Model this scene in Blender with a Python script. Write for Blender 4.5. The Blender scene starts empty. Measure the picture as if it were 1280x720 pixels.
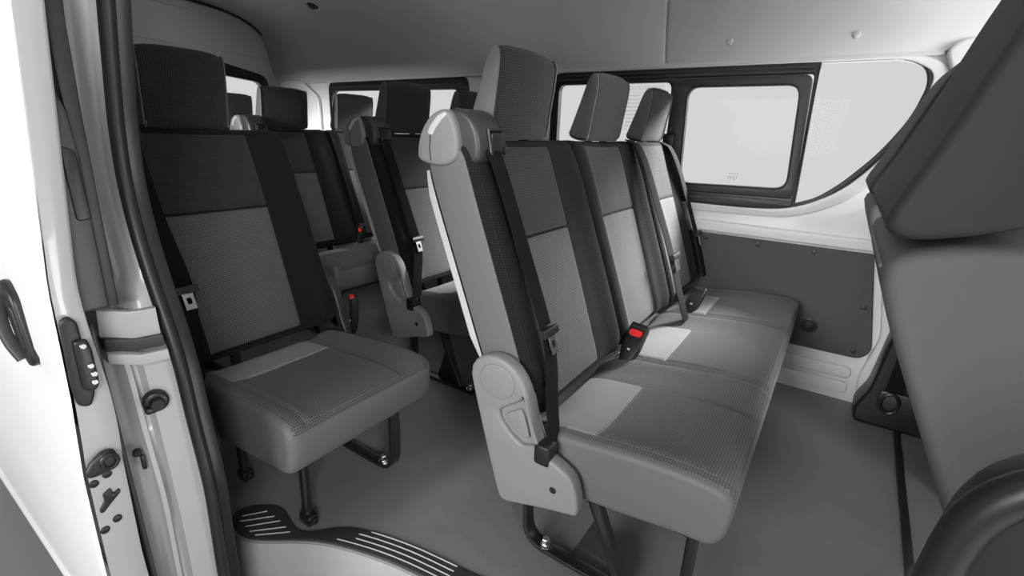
import bpy, bmesh, math, random
from mathutils import Vector, Matrix
random.seed(4)
SC = bpy.context.scene
COL = SC.collection
PI = math.pi

# ------------------------------------------------------------------ materials
def mat(name, col, rough=.5, metal=0., spec=.5, coat=0., sheen=0., weave=0., bump=0., noise=0., nscale=40., trans=0., alpha=1., var=0.):
    m = bpy.data.materials.new(name); m.use_nodes = True
    nt = m.node_tree; b = nt.nodes['Principled BSDF']; L = nt.links.new
    c = (col, col, col, 1) if not isinstance(col, tuple) else (*col, 1)
    b.inputs['Base Color'].default_value = c
    b.inputs['Roughness'].default_value = rough
    b.inputs['Metallic'].default_value = metal
    b.inputs['Specular IOR Level'].default_value = spec
    b.inputs['Coat Weight'].default_value = coat
    b.inputs['Sheen Weight'].default_value = sheen
    b.inputs['Sheen Roughness'].default_value = .45
    N = lambda t, **k: nt.nodes.new(t)
    def math_(op, a, bb=None):
        n = N('ShaderNodeMath'); n.operation = op
        if isinstance(a, (int, float)): n.inputs[0].default_value = a
        else: L(a, n.inputs[0])
        if bb is not None:
            if isinstance(bb, (int, float)): n.inputs[1].default_value = bb
            else: L(bb, n.inputs[1])
        return n.outputs[0]
    height = None; fac = None
    if weave:
        uv = N('ShaderNodeUVMap'); uv.uv_map = 'UVMap'
        sp = N('ShaderNodeSeparateXYZ'); L(uv.outputs[0], sp.inputs[0])
        k = 2 * PI / weave
        p = math_('SINE', math_('MULTIPLY', math_('ADD', sp.outputs[0], sp.outputs[1]), k))
        q = math_('SINE', math_('MULTIPLY', math_('SUBTRACT', sp.outputs[0], sp.outputs[1]), k))
        height = math_('MULTIPLY', p, q)
        fac = math_('ADD', math_('MULTIPLY', height, .42), .72)
    if noise or var:
        tc = N('ShaderNodeTexCoord')
        nz = N('ShaderNodeTexNoise'); nz.inputs['Scale'].default_value = nscale; nz.inputs['Detail'].default_value = 6
        L(tc.outputs['Object'], nz.inputs['Vector'])
        if var:
            f2 = math_('ADD', math_('MULTIPLY', nz.outputs[0], var), 1 - var * .5)
            fac = f2 if fac is None else math_('MULTIPLY', fac, f2)
        if height is None and noise: height = nz.outputs[0]
    if fac is not None:
        mx = N('ShaderNodeMix'); mx.data_type = 'RGBA'; mx.blend_type = 'MULTIPLY'
        mx.inputs[0].default_value = 1
        mx.inputs[6].default_value = c
        cc = N('ShaderNodeCombineColor')
        for i in range(3): L(fac, cc.inputs[i])
        L(cc.outputs[0], mx.inputs[7]); L(mx.outputs[2], b.inputs['Base Color'])
    if height is not None:
        bp = N('ShaderNodeBump'); bp.inputs['Strength'].default_value = bump or .3
        bp.inputs['Distance'].default_value = noise or .0015
        L(height, bp.inputs['Height']); L(bp.outputs[0], b.inputs['Normal'])
    if alpha < 1:
        b.inputs['Alpha'].default_value = alpha
    return m

M = dict(
    knit_dark=mat('knit fabric dark', .042, .85, spec=.3, sheen=.12, weave=.0108, bump=.55),
    knit_bolster=mat('knit fabric bolster', .017, .9, spec=.15, sheen=.03, weave=.0108, bump=.4),
    knit_mid=mat('knit fabric mid', .125, .85, spec=.3, sheen=.12, weave=.0108, bump=.5),
    knit_light=mat('knit fabric light', .29, .85, sheen=.2, weave=.0085, bump=.3),
    knit_head=mat('knit fabric headrest', .048, .85, spec=.3, sheen=.12, weave=.0108, bump=.55),
    vinyl=mat('grey seat vinyl', .12, .6, noise=.0006, nscale=600, bump=.3),
    vinyl_mid=mat('mid grey seat vinyl', .11, .65, spec=.2, noise=.0006, nscale=600, bump=.3),
    vinyl_dark=mat('charcoal seat vinyl', .035, .65, spec=.2, noise=.0006, nscale=600, bump=.3),
    shell=mat('pale seat back board', .55, .45),
    cover=mat('grey moulded plastic', .21, .5, noise=.0003, nscale=900, bump=.2),
    cover_dark=mat('dark moulded plastic', .035, .42),
    black=mat('black plastic', .012, .38),
    rubber=mat('black rubber', .014, .45),
    webbing=mat('belt webbing', .012, .9, spec=.15, weave=.005, bump=.2),
    steel=mat('bright steel', .7, .25, metal=1),
    legblack=mat('black painted steel', .015, .28, coat=.3),
    red=mat('red button plastic', (.85, .03, .025), .35),
    white=mat('white body paint', .74, .42, coat=.15),
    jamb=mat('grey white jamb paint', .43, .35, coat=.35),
    hatch=mat('grey hatch paint', .7, .18, coat=.8),
    liner=mat('headliner', .60, .9, noise=.0006, nscale=500, bump=.2),
    floor=mat('floor vinyl', .185, .42, noise=.0012, nscale=260, bump=.5, var=.35),
    carpet=mat('panel carpet', .085, .95, noise=.0022, nscale=330, bump=.9, var=.9),
    step=mat('step plastic', .36, .5),
    tread=mat('tread plastic', .035, .5),
    strip=mat('bright tread strip', .5, .4),
    ground=mat('studio floor', .30, .6),
    label=mat('label film', .8, .6, alpha=.10),
    ink=mat('label ink', .3, .6, alpha=.35),
)
def glass_mat():
    m = bpy.data.materials.new('window glass'); m.use_nodes = True
    nt = m.node_tree; nt.nodes.clear()
    o = nt.nodes.new('ShaderNodeOutputMaterial'); mx = nt.nodes.new('ShaderNodeMixShader')
    t = nt.nodes.new('ShaderNodeBsdfTransparent'); t.inputs[0].default_value = (.93, .93, .93, 1)
    g = nt.nodes.new('ShaderNodeBsdfGlossy'); g.inputs['Roughness'].default_value = .03
    f = nt.nodes.new('ShaderNodeFresnel'); f.inputs[0].default_value = 1.10
    nt.links.new(f.outputs[0], mx.inputs[0]); nt.links.new(t.outputs[0], mx.inputs[1]); nt.links.new(g.outputs[0], mx.inputs[2])
    nt.links.new(mx.outputs[0], o.inputs[0]); return m
M['glass'] = glass_mat()
def ripple(m):
    nt = m.node_tree; b = nt.nodes['Principled BSDF']; tc = nt.nodes.new('ShaderNodeTexCoord')
    nz = nt.nodes.new('ShaderNodeTexNoise'); nz.inputs['Scale'].default_value = 3.5; nz.inputs['Detail'].default_value = 3
    nt.links.new(tc.outputs['Object'], nz.inputs['Vector'])
    old = b.inputs['Normal'].links[0].from_socket
    bp = nt.nodes.new('ShaderNodeBump'); bp.inputs['Strength'].default_value = .35; bp.inputs['Distance'].default_value = .03
    nt.links.new(nz.outputs[0], bp.inputs['Height']); nt.links.new(old, bp.inputs['Normal']); nt.links.new(bp.outputs[0], b.inputs['Normal'])
ripple(M['floor'])

# ------------------------------------------------------------------ object helpers
def finish(me, m, smooth=40):
    me.materials.clear(); me.materials.append(m)
    bm = bmesh.new(); bm.from_mesh(me); bmesh.ops.recalc_face_normals(bm, faces=bm.faces)
    uvl = bm.loops.layers.uv.get('UVMap') or bm.loops.layers.uv.new('UVMap')
    for f in bm.faces:
        n = f.normal; a = max(range(3), key=lambda i: abs(n[i]))
        i, j = [(1, 2), (0, 2), (0, 1)][a]
        for l in f.loops: l[uvl].uv = (l.vert.co[i], l.vert.co[j])
        f.smooth = bool(smooth)
    bm.to_mesh(me); bm.free()
    if smooth: me.set_sharp_from_angle(angle=math.radians(smooth))
def link(name, me, m, parent=None, smooth=40):
    """mesh given in world coordinates; becomes a child of parent (an unrotated object)"""
    o = bpy.data.objects.new(name, me)
    if parent is not None:
        off = Vector((0, 0, 0)); p = parent
        while p is not None: off += p.location; p = p.parent
        me.transform(Matrix.Translation(-off)); o.parent = parent
    finish(me, m, smooth)
    if parent is not None:
        pass
    COL.objects.link(o); return o
def recentre(o):
    me = o.data; bb = [v.co for v in me.vertices]
    c = Vector(((min(v.x for v in bb) + max(v.x for v in bb)) / 2, (min(v.y for v in bb) + max(v.y for v in bb)) / 2, min(v.z for v in bb)))
    me.transform(Matrix.Translation(-c)); o.location = c; return o
def mesh(vs, fs):
    me = bpy.data.meshes.new('m'); me.from_pydata([tuple(v) for v in vs], [], fs); me.update(); return me
def thing(name, label, cat, loc, group=None):
    o = bpy.data.objects.new(name, None); COL.objects.link(o); o.location = loc; o.empty_display_size = .1
    o['label'] = label; o['category'] = cat
    if group: o['group'] = group
    return o
def tag(o, label, cat, group=None):
    o['label'] = label; o['category'] = cat
    if group: o['group'] = group
    return o
def struct(o, label=None):
    o['kind'] = 'structure'
    if label: o['label'] = label
    return o
def join(*mes):
    vs, fs = [], []
    for me in mes:
        k = len(vs); vs += [v.co.copy() for v in me.vertices]
        fs += [tuple(i + k for i in p.vertices) for p in me.polygons]
    return mesh(vs, fs)

AX = {'XZ': lambda a, b, d: Vector((a, d, b)), 'YZ': lambda a, b, d: Vector((d, a, b)), 'XY': lambda a, b, d: Vector((a, b, d))}
def chaikin(p, n=2, closed=True):
    p = [Vector(q) for q in p]
    for _ in range(n):
        r = []
        N = len(p)
        for i in range(N if closed else N - 1):
            a, b = p[i], p[(i + 1) % N]
            r += [a * .75 + b * .25, a * .25 + b * .75]
        if not closed: r = [p[0]] + r + [p[-1]]
        p = r
    return p
def rounded(p, rad, n=5):
    """polygon with rounded corners; rad number or list"""
    out = []; N = len(p)
    for i in range(N):
        r = rad[i] if isinstance(rad, (list, tuple)) else rad
        a, b, c = Vector(p[i - 1]), Vector(p[i]), Vector(p[(i + 1) % N])
        if r <= 0: out.append(b); continue
        u, v = (a - b), (c - b); lu, lv = u.length, v.length; u.normalize(); v.normalize()
        t = min(r, lu * .48, lv * .48)
        A, C_ = b + u * t, b + v * t
        for k in range(n + 1):
            s = k / n; out.append(A * (1 - s) ** 2 + b * 2 * s * (1 - s) + C_ * s * s)
    return out
def plate(outer, holes=(), d0=0., d1=.01, plane='XZ', bevel=0., bres=2):
    """extruded flat outline with holes between depths d0 and d1"""
    cu = bpy.data.curves.new('c', 'CURVE'); cu.dimensions = '2D'; cu.fill_mode = 'BOTH'
    th = abs(d1 - d0); bevel = min(bevel, th * .49)
    cu.extrude = th / 2 - bevel; cu.bevel_depth = bevel; cu.bevel_resolution = bres
    if bevel: cu.offset = -bevel
    for ring in [outer, *holes]:
        s = cu.splines.new('POLY'); s.points.add(len(ring) - 1); s.use_cyclic_u = True
        for q, pt in zip(ring, s.points): pt.co = (q[0], q[1], 0, 1)
    o = bpy.data.objects.new('tmp', cu); COL.objects.link(o)
    dg = bpy.context.evaluated_depsgraph_get(); dg.update()
    me = bpy.data.meshes.new_from_object(o.evaluated_get(dg))
    bpy.data.objects.remove(o); bpy.data.curves.remove(cu)
    f = AX[plane]; mid = (d0 + d1) / 2
    for v in me.vertices: v.co = f(v.co.x, v.co.y, mid + v.co.z)
    bm = bmesh.new(); bm.from_mesh(me); bmesh.ops.remove_doubles(bm, verts=bm.verts, dist=1e-6); bm.to_mesh(me); bm.free()
    return me
def box(x0, x1, y0, y1, z0, z1, bev=.004, seg=2):
    bm = bmesh.new(); bmesh.ops.create_cube(bm, size=1)
    for v in bm.verts: v.co = Vector(((x0 + x1) / 2 + v.co.x * (x1 - x0), (y0 + y1) / 2 + v.co.y * (y1 - y0), (z0 + z1) / 2 + v.co.z * (z1 - z0)))
    if bev: bmesh.ops.bevel(bm, geom=bm.edges[:], offset=bev, segments=seg, affect='EDGES', profile=.5)
    me = bpy.data.meshes.new('m'); bm.to_mesh(me); bm.free(); return me
def frame_of(t, ref=Vector((0, 1, 0))):
    t = t.normalized()
    a = ref - t * ref.dot(t)
    if a.length < 1e-4: a = Vector((1, 0, 0)) - t * t.x
    a.normalize(); return a, t.cross(a)
def sweep(path, sec, ref=Vector((0, 1, 0)), closed=False, scales=None):
    """sweep 2D section (a,b) along path; a along ref"""
    path = [Vector(p) for p in path]; n = len(path); vs, fs = [], []; m = len(sec)
    for i, p in enumerate(path):
        if closed: t = path[(i + 1) % n] - path[i - 1]
        else: t = path[min(i + 1, n - 1)] - path[max(i - 1, 0)]
        r = ref[i] if isinstance(ref, list) else ref
        a, b = frame_of(t, r); s = scales[i] if scales else 1
        vs += [p + a * q[0] * s + b * q[1] * s for q in sec]
    for i in range(n if closed else n - 1):
        j = (i + 1) % n
        for k in range(m):
            l = (k + 1) % m; fs.append((i * m + k, i * m + l, j * m + l, j * m + k))
    if not closed: fs += [tuple(range(m))[::-1], tuple((n - 1) * m + k for k in range(m))]
    return mesh(vs, fs)
def circ(r, n=10, ry=None): return [(r * math.cos(2 * PI * k / n), (ry or r) * math.sin(2 * PI * k / n)) for k in range(n)]
def tube(path, r, n=10, **k): return sweep(path, circ(r, n), **k)
def bar(path, w, t, **k):
    e = min(w, t) * .18
    return sweep(path, rounded([(-w / 2, -t / 2), (w / 2, -t / 2), (w / 2, t / 2), (-w / 2, t / 2)], e, 2), **k)
def smooth_path(p, n=3): return chaikin(p, n, closed=False)
def disc(c, axis, r, h, n=20, bev=.25):
    c = Vector(c); ax = Vector(axis).normalized(); a, b = frame_of(ax, Vector((0, 0, 1)) if abs(ax.z) < .9 else Vector((1, 0, 0)))
    rings = [(r, 0), (r, h * (1 - bev)), (r * .94, h * (1 - bev * .4)), (r * .82, h)]
    vs, fs = [], []
    for rr, hh in rings: vs += [c + ax * hh + (a * math.cos(2 * PI * k / n) + b * math.sin(2 * PI * k / n)) * rr for k in range(n)]
    for i in range(len(rings) - 1):
        for k in range(n):
            l = (k + 1) % n; fs.append((i * n + k, i * n + l, (i + 1) * n + l, (i + 1) * n + k))
    fs += [tuple(range(n))[::-1], tuple(len(rings) * n - n + k for k in range(n))]
    return mesh(vs, fs)

# ------------------------------------------------------------------ upholstered lofts
def resample(p, n):
    L = [0]
    for i in range(len(p)): L.append(L[-1] + (p[(i + 1) % len(p)] - p[i]).length)
    out = []; j = 0
    for k in range(n):
        s = L[-1] * k / n
        while L[j + 1] < s: j += 1
        t = (s - L[j]) / max(1e-9, L[j + 1] - L[j])
        out.append(p[j].lerp(p[(j + 1) % len(p)], t))
    return out
def sstep(a, b, x):
    t = max(0, min(1, (x - a) / (b - a))); return t * t * (3 - 2 * t)
class Loft:
    """closed XZ outline carried along y between y0 and y1, ends rounded with radius r"""
    def __init__(s, ctrl, y0, y1, r=.025, n=110, it=3, deform=None, dx=0, dz=0):
        s.p = resample(chaikin([(x + dx, z + dz) for x, z in ctrl], it), n); s.n = n
        area = sum(s.p[i - 1].x * s.p[i].y - s.p[i].x * s.p[i - 1].y for i in range(n))
        if area < 0: s.p.reverse()
        s.nr = []
        for i in range(n):
            t = s.p[(i + 1) % n] - s.p[i - 1]; t.normalize(); s.nr.append(Vector((t.y, -t.x)))
        s.y0, s.y1, s.r, s.deform = y0, y1, r, deform
    def at(s, i, y, off=0):
        i = i % s.n; a = int(i); f = i - a; b = (a + 1) % s.n
        p = s.p[a].lerp(s.p[b], f); n = s.nr[a].lerp(s.nr[b], f).normalized()
        d = min(y - s.y0, s.y1 - y)
        ins = 0 if d >= s.r else s.r - math.sqrt(max(0, s.r ** 2 - (s.r - max(0, d)) ** 2))
        h = off - ins
        if s.deform: h += s.deform(p, n, y, (2 * (y - s.y0) / (s.y1 - s.y0) - 1))
        return Vector((p.x + n.x * h, y, p.y + n.y * h))
    def ys(s):
        e = [s.r * q for q in (0, .06, .2, .45, 1)]
        m = max(4, int((s.y1 - s.y0 - 2 * s.r) / .018))
        return [s.y0 + q for q in e[:-1]] + [s.y0 + s.r + (s.y1 - s.y0 - 2 * s.r) * k / m for k in range(m + 1)] + [s.y1 - q for q in e[:-1]][::-1]
    def body(s):
        Y = s.ys(); n = s.n
        vs = [s.at(i, y) for y in Y for i in range(n)]
        fs = [(j * n + i, j * n + (i + 1) % n, (j + 1) * n + (i + 1) % n, (j + 1) * n + i) for j in range(len(Y) - 1) for i in range(n)]
        fs += [tuple(range(n)), tuple((len(Y) - 1) * n + i for i in range(n))[::-1]]
        return mesh(vs, fs)
    def find(s, axis, val, side):
        """index on the outline where axis crosses val, taken on the side (normal direction) asked"""
        best = None
        for i in range(s.n):
            a, b = s.p[i], s.p[(i + 1) % s.n]
            if (a[axis] - val) * (b[axis] - val) <= 0 and a[axis] != b[axis]:
                if s.nr[i].dot(Vector(side)) > .2: best = i + (val - a[axis]) / (b[axis] - a[axis])
        return best
    def patch(s, i0, i1, ya, yb, puff=.004, sink=-.003, ni=26, nj=16, edge=.012, y_of=None):
        """upholstery panel lying on the surface, crowned, its rim sunk in the seam"""
        if i1 - i0 > s.n / 2: i0 += s.n
        if i0 - i1 > s.n / 2: i1 += s.n
        if i1 < i0: i0, i1 = i1, i0
        L = (i1 - i0) * sum((s.p[k] - s.p[k - 1]).length for k in range(s.n)) / s.n
        def grade(m):
            return sorted({0, .02, .05, .1, .9, .95, .98, 1} | {k / m for k in range(m + 1)})
        U, V = grade(ni), grade(nj); vs = []
        for v in V:
            for u in U:
                a, b = (ya, yb) if not y_of else y_of(u, ya, yb)
                y = a + (b - a) * v
                d = min(u * L, (1 - u) * L, v * (b - a), (1 - v) * (b - a))
                h = sink + (puff - sink) * math.sin(min(1, d / edge) * PI / 2)
                vs.append(s.at(i0 + (i1 - i0) * u, y, h))
        n = len(U)
        fs = [(j * n + i, j * n + i + 1, (j + 1) * n + i + 1, (j + 1) * n + i) for j in range(len(V) - 1) for i in range(n - 1)]
        # thin lower skin so the panel has thickness
        return mesh(vs, fs)
def normal_out(me, ref):
    return me

BACK = [(-.452, .415), (-.487, .52), (-.535, .65), (-.588, .79), (-.635, .92), (-.652, .965), (-.672, .985), (-.72, .985), (-.765, .962), (-.778, .935), (-.765, .88), (-.695, .70), (-.615, .49), (-.585, .43), (-.54, .39), (-.48, .385)]
CUSH = [(-.50, .345), (-.44, .372), (-.35, .380), (-.24, .394), (-.14, .400), (-.085, .397), (-.058, .391), (-.046, .372), (-.045, .33), (-.056, .285), (-.08, .268), (-.14, .266), (-.24, .25), (-.34, .24), (-.46, .24), (-.51, .28)]
HEAD = [(-.672, .986), (-.664, 1.05), (-.652, 1.13), (-.651, 1.17), (-.663, 1.186), (-.682, 1.186), (-.697, 1.165), (-.715, 1.11), (-.742, 1.035), (-.753, 1.003), (-.735, .990), (-.70, .984)]
FRONT = Vector((.93, .37))

def add_patch(lo, name, parent, m, *a, **k):
    me = lo.patch(*a, **k); o = link(name, me, m, parent, 60); return o
def fix_out(o, d):
    me = o.data; s = sum(p.normal.dot(d) * p.area for p in me.polygons)
    if s < 0: me.flip_normals()

def back_deform(wing=.016):
    def f(p, n, y, v):
        g = max(0, n.dot(FRONT))
        lowfade = sstep(.40, .5, p.y)
        return g * g * wing * sstep(.62, .86, abs(v)) * (1 - .5 * sstep(.85, .98, p.y)) - g * .006 * (1 - abs(v)) * lowfade
    return f
def cush_deform(side=.010, left=1, right=1):
    def f(p, n, y, v):
        g = max(0, n.y)
        w = (sstep(.6, .9, -v) * left + sstep(.6, .9, v) * right)
        return g * (side * w - .004 * (1 - v * v))
    return f

def backrest(root, y0, y1, ins0, ins1, dx, dz, mats, shell=True, sides=()):
    lo = Loft(BACK, y0, y1, .028, deform=back_deform(), dx=dx, dz=dz)
    o = link('backrest', lo.body(), mats['bolster'], root, 50)
    side = Vector((.9, .35))
    a = lo.find(1, .416 + dz, side); b = lo.find(1, .772 + dz, side); c = lo.find(1, .974 + dz, (.6, .35))
    up = lo.patch(b, c, ins0, ins1); u = link('upper_insert', up, mats['upper'], o, 60); fix_out(u, Vector((1, 0, .3)))
    lp = lo.patch(a, b, ins0, ins1, y_of=lambda q, A, B: (A + .0 * (1 - q), B - .012 * (1 - q))); l = link('lower_insert', lp, mats['lower'], o, 60); fix_out(l, Vector((1, 0, .3)))
    for sd_, yy in ((-1, y0), (1, y1)):
        if sd_ not in sides: continue
        ls = Loft(BACK, y0, y1, .028, dx=dx, dz=dz); ring_ = [ls.p[k] - ls.nr[k] * .016 for k in range(ls.n)]
        link('side_panel', plate([(q.x, q.y) for q in ring_ if q.y > .43 + dz], (), yy - .003, yy + .003, 'XZ', .0025), mats['side'], o, 50)
    # back board
    lb = Loft(BACK, y0 + .006, y1 - .006, .02, dx=dx, dz=dz)
    i0 = lb.find(1, .915 + dz, (-.9, .3)); i1 = lb.find(1, .50 + dz, (-.9, -.3))
    if i0 is not None and i1 is not None and shell:
        pts_out = []; n = 24
        prof = []
        for k in range(n + 1):
            q = i0 + (i1 - i0) * k / n; e = min(k, n - k) / n
            prof.append((q, .010 * min(1, e * 8)))
        vs, fs = [], []
        Y = [y0 + .001, y0 - .001, y0 + .012, y1 - .012, y1 + .001, y1 - .001]
        Y = [y0 - .002, y0 + .004, y0 + .02, y1 - .02, y1 - .004, y1 + .002]
        H = [-.012, .8, 1, 1, .8, -.012]
        lc = Loft(BACK, y0 - .03, y1 + .03, .005, dx=dx, dz=dz)
        for y, h in zip(Y, H):
            for q, w in prof: vs.append(lc.at(q, y, (w + .002) if h > 0 else -.012))
        m = n + 1
        fs = [(j * m + i, j * m + i + 1, (j + 1) * m + i + 1, (j + 1) * m + i) for j in range(len(Y) - 1) for i in range(n)]
        s = link('back_board', mesh(vs, fs), mats['shell'], o, 50); fix_out(s, Vector((-1, 0, 0)))
    return o
def headrest(root, yc, hw, dx, dz, mats, hz=0, ctrl=None):
    lo = Loft([(x, z + hz) for x, z in (ctrl or HEAD)], yc - hw, yc + hw, .011, dx=dx, dz=dz,
              deform=lambda p, n, y, v: max(0, n.x) * (-.010 * v * v) - .010 * max(0, n.y) * v ** 4)
    o = link('headrest', lo.body(), mats['head'], root, 50)
    rg = [lo.p[k] - lo.nr[k] * .0075 for k in range(lo.n)]
    for yy in (yc - hw, yc + hw):
        me = plate([(q.x, q.y) for q in rg], (), yy - .0012, yy + .003, 'XZ', .001)
        for v in me.vertices: v.co.y -= .010 * max(0, lo.nr[min(range(lo.n), key=lambda k: (lo.p[k] - Vector((v.co.x, v.co.z))).length)].x) * 0
        link('side_panel', me, mats['headside'], o, 50)
    a = lo.find(1, .999 + dz + hz, (.9, 0)); b = lo.find(1, 1.174 + dz + hz, (.5, 0))
    a, b = sorted((a, b))
    st = [lo.at(a + (b - a) * k / 30, yc - hw + .006, .0003) for k in range(31)]
    link('seam_stitching', tube(st, .0016, 6, ref=Vector((0, 1, 0))), M['cover'], o)
    for s in (-.06, .06):
        link('post', tube([(-.71 + dx, yc + s, .955 + dz), (-.71 + dx, yc + s, 1.01 + dz + hz)], .0065), M['steel'], o)
        link('post_sleeve', disc((-.71 + dx, yc + s, .972 + dz), (0, 0, 1), .014, .014), M['black'], root)
    return o
def cushion(root, y0, y1, dx, dz, mats, pw, left=1, right=1, stretch=0):
    C_ = [(x + (stretch if x > -.3 else 0), z) for x, z in CUSH]
    lo = Loft(C_, y0, y1, .018, deform=cush_deform(.010, left, right), dx=dx, dz=dz)
    o = link('seat_cushion', lo.body(), mats['cush_side'], root, 50)
    top = (0, 1)
    a = lo.find(0, -.475 + dx, top); b = lo.find(0, -.325 + dx, top); c = lo.find(1, .371 + dz, (1, 0))
    # upholstered top: whole width, then the pale rear patch and centre panel
    e = .012
    t = lo.patch(a, c, y0 + e, y1 - e, puff=.002, sink=-.001, edge=.008); q = link('seat_top', t, mats['cush_top'], o, 60); fix_out(q, Vector((0, 0, 1)))
    p0, p1 = pw
    t = lo.patch(a, b, p0, p1, puff=.0065, sink=.0005, edge=.008); q = link('rear_panel', t, mats['patch'], o, 60); fix_out(q, Vector((0, 0, 1)))
    d = lo.find(1, .382 + dz, (1, 0))
    t = lo.patch(b, d, p0, p1, puff=.0065, sink=.0005, edge=.010, y_of=lambda u, A, B: (A, B + .02 * u if False else B)); q = link('centre_panel', t, mats['cush_top'], o, 60); fix_out(q, Vector((0, 0, 1)))
    return o

CAP = [(-.785, .935), (-.790, .955), (-.780, .995), (-.752, 1.030), (-.700, 1.050), (-.660, 1.040), (-.635, 1.010), (-.625, .965), (-.632, .935), (-.70, .915)]
CHEEK = [(-.787, .934), (-.792, .955), (-.782, .996), (-.753, 1.032), (-.715, 1.047), (-.690, 1.035), (-.676, 1.00), (-.672, .965), (-.680, .940), (-.72, .925)]
def belt_cap(root, y0, y1, dx, dz, m, mside):
    lo = Loft(CAP, y0 + .012, y1, .012, n=80, it=2, dx=dx, dz=dz)
    o = link('belt_guide_cover', lo.body(), m, root, 50)
    lc = Loft(CHEEK, y0 - .004, y0 + .040, .009, n=80, dx=dx, dz=dz)
    link('cheek', lc.body(), mside, o, 50)
    fl = [(-.757, .995), (-.747, 1.012), (-.728, 1.030), (-.706, 1.0385), (-.700, 1.032), (-.715, 1.022), (-.733, 1.005), (-.743, .990)]
    link('glint_plate', plate(rounded([(x + dx, z + dz) for x, z in fl], .005), (), y0 - .0055, y0 + .002, 'XZ', .0015), M['shell'], o)  # pale plate stands in for a bright glint on the cap
    link('seam', tube([(-.748 + dx, y0 - .0042, .938 + dz), (-.751 + dx, y0 - .0042, .962 + dz), (-.748 + dx, y0 - .0042, .992 + dz)], .0014, 6), M['black'], o)
    ym = (y0 + .04 + y1) / 2
    fr = sweep([(-.622 + dx, ym - .026, .955 + dz), (-.634 + dx, ym - .024, 1.004 + dz), (-.634 + dx, ym + .024, 1.004 + dz), (-.622 + dx, ym + .026, .955 + dz)], circ(.005, 8), ref=Vector((1, 0, 0)))
    link('mouth_rim', fr, M['black'], o)
    link('mouth', plate(rounded([(ym - .022, .958 + dz), (ym - .022, 1.0 + dz), (ym + .022, 1.0 + dz), (ym + .022, .958 + dz)], .006), (), -.645 + dx, -.6235 + dx, 'YZ', .002), M['black'], o)
    return o
RECL = [(-.612, .495), (-.590, .530), (-.545, .545), (-.500, .535), (-.468, .500), (-.452, .455), (-.440, .40), (-.415, .352), (-.375, .338), (-.345, .322), (-.330, .290), (-.322, .240), (-.335, .232), (-.40, .216), (-.47, .193), (-.515, .180), (-.528, .195), (-.56, .30), (-.60, .44)]
def recliner(root, y0, y1, dx, dz, m, face=-1):
    out = [(x + dx, z + dz) for x, z in RECL]
    out = chaikin(out, 1)
    g = rounded([(-.466 + dx, .468 + dz), (-.482 + dx, .452 + dz), (-.530 + dx, .418 + dz), (-.526 + dx, .396 + dz), (-.499 + dx, .370 + dz), (-.467 + dx, .353 + dz), (-.430 + dx, .366 + dz), (-.446 + dx, .400 + dz), (-.457 + dx, .432 + dz)], .008, 4)
    o = link('recliner_cover', plate(out, [g], y0, y1, 'XZ', .008, 3), m, root, 50)
    g2 = rounded([(-.474 + dx, .440 + dz), (-.514 + dx, .412 + dz), (-.494 + dx, .381 + dz), (-.463 + dx, .370 + dz), (-.450 + dx, .376 + dz), (-.460 + dx, .41 + dz)], .008, 4)
    ya_, yb_ = (y0 + .012, y1) if face < 0 else (y0, y1 - .012)
    link('pocket', join(plate(g, (), ya_, yb_, 'XZ'), plate(g2, (), ya_ - .008 if face < 0 else ya_, yb_ if face < 0 else yb_ + .008, 'XZ', .003)), m, o, 40)
    yf = y0 if face < 0 else y1
    # raised round boss, grip recess and bolt cap
    boss = [(-.535 + dx + .046 * math.cos(t), .487 + dz + .040 * math.sin(t)) for t in [2 * PI * k / 28 for k in range(28)]]
    link('pivot_boss', plate(boss, (), yf - .003, yf + .003, 'XZ', .0028, 3), m, o, 50)
    link('bolt_cap', disc((-.383 + dx, yf - .001 * face, .277 + dz), (0, face, 0), .008, .003), M['black'], o)
    return o
def uframe(root, y, dx, flip=1, x0=0, gusset=True):
    """floor bracket: bent flat steel with a slanted strut; flip -1 turns it front to back about x0"""
    T = lambda x, z: Vector((x + dx if flip > 0 else x0 - x, y, z))
    p = [T(-.497, .27), T(-.497, .08), T(-.49, .035), T(-.465, .012), T(-.42, .008), T(-.17, .008)]
    link('leg', bar(smooth_path(p, 2), .036, .012, ref=Vector((0, 1, 0))), M['legblack'], root)
    link('leg', bar([T(-.345, .27), T(-.235, .012)], .036, .02, ref=Vector((0, 1, 0))), M['legblack'], root)
    for bx in (-.44, -.19):
        q = T(bx, .012)
        link('floor_bolt', join(disc(q, (0, 0, 1), .016, .006, 16), disc(q + Vector((0, 0, .006)), (0, 0, 1), .0105, .018, 6, .15)), M['steel'], root)
    if gusset:
        a, b, c = T(-.375, .014), T(-.325, .145), T(-.245, .014)
        link('gusset', plate([(a.x, a.z), (b.x, b.z), (c.x, c.z)], (), y + .012, y + .017, 'XZ', .001), M['legblack'], root)
def tubeleg(root, x, y, z0=.27, lean=0):
    link('leg', tube([(x + lean, y, z0), (x, y, .02)], .0125, 14, ref=Vector((1, 0, 0))), M['legblack'], root)
    link('foot', join(box(x - .018, x + .026, y - .016, y + .016, 0, .03, .006), disc((x + .03, y, .018), (1, 0, 0), .009, .006, 12)), M['legblack'], root)
def ribbon(path, w, t=.0025, ref=Vector((0, 1, 0)), n=2): return bar(smooth_path(path, n), w, t, ref=ref)
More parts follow.
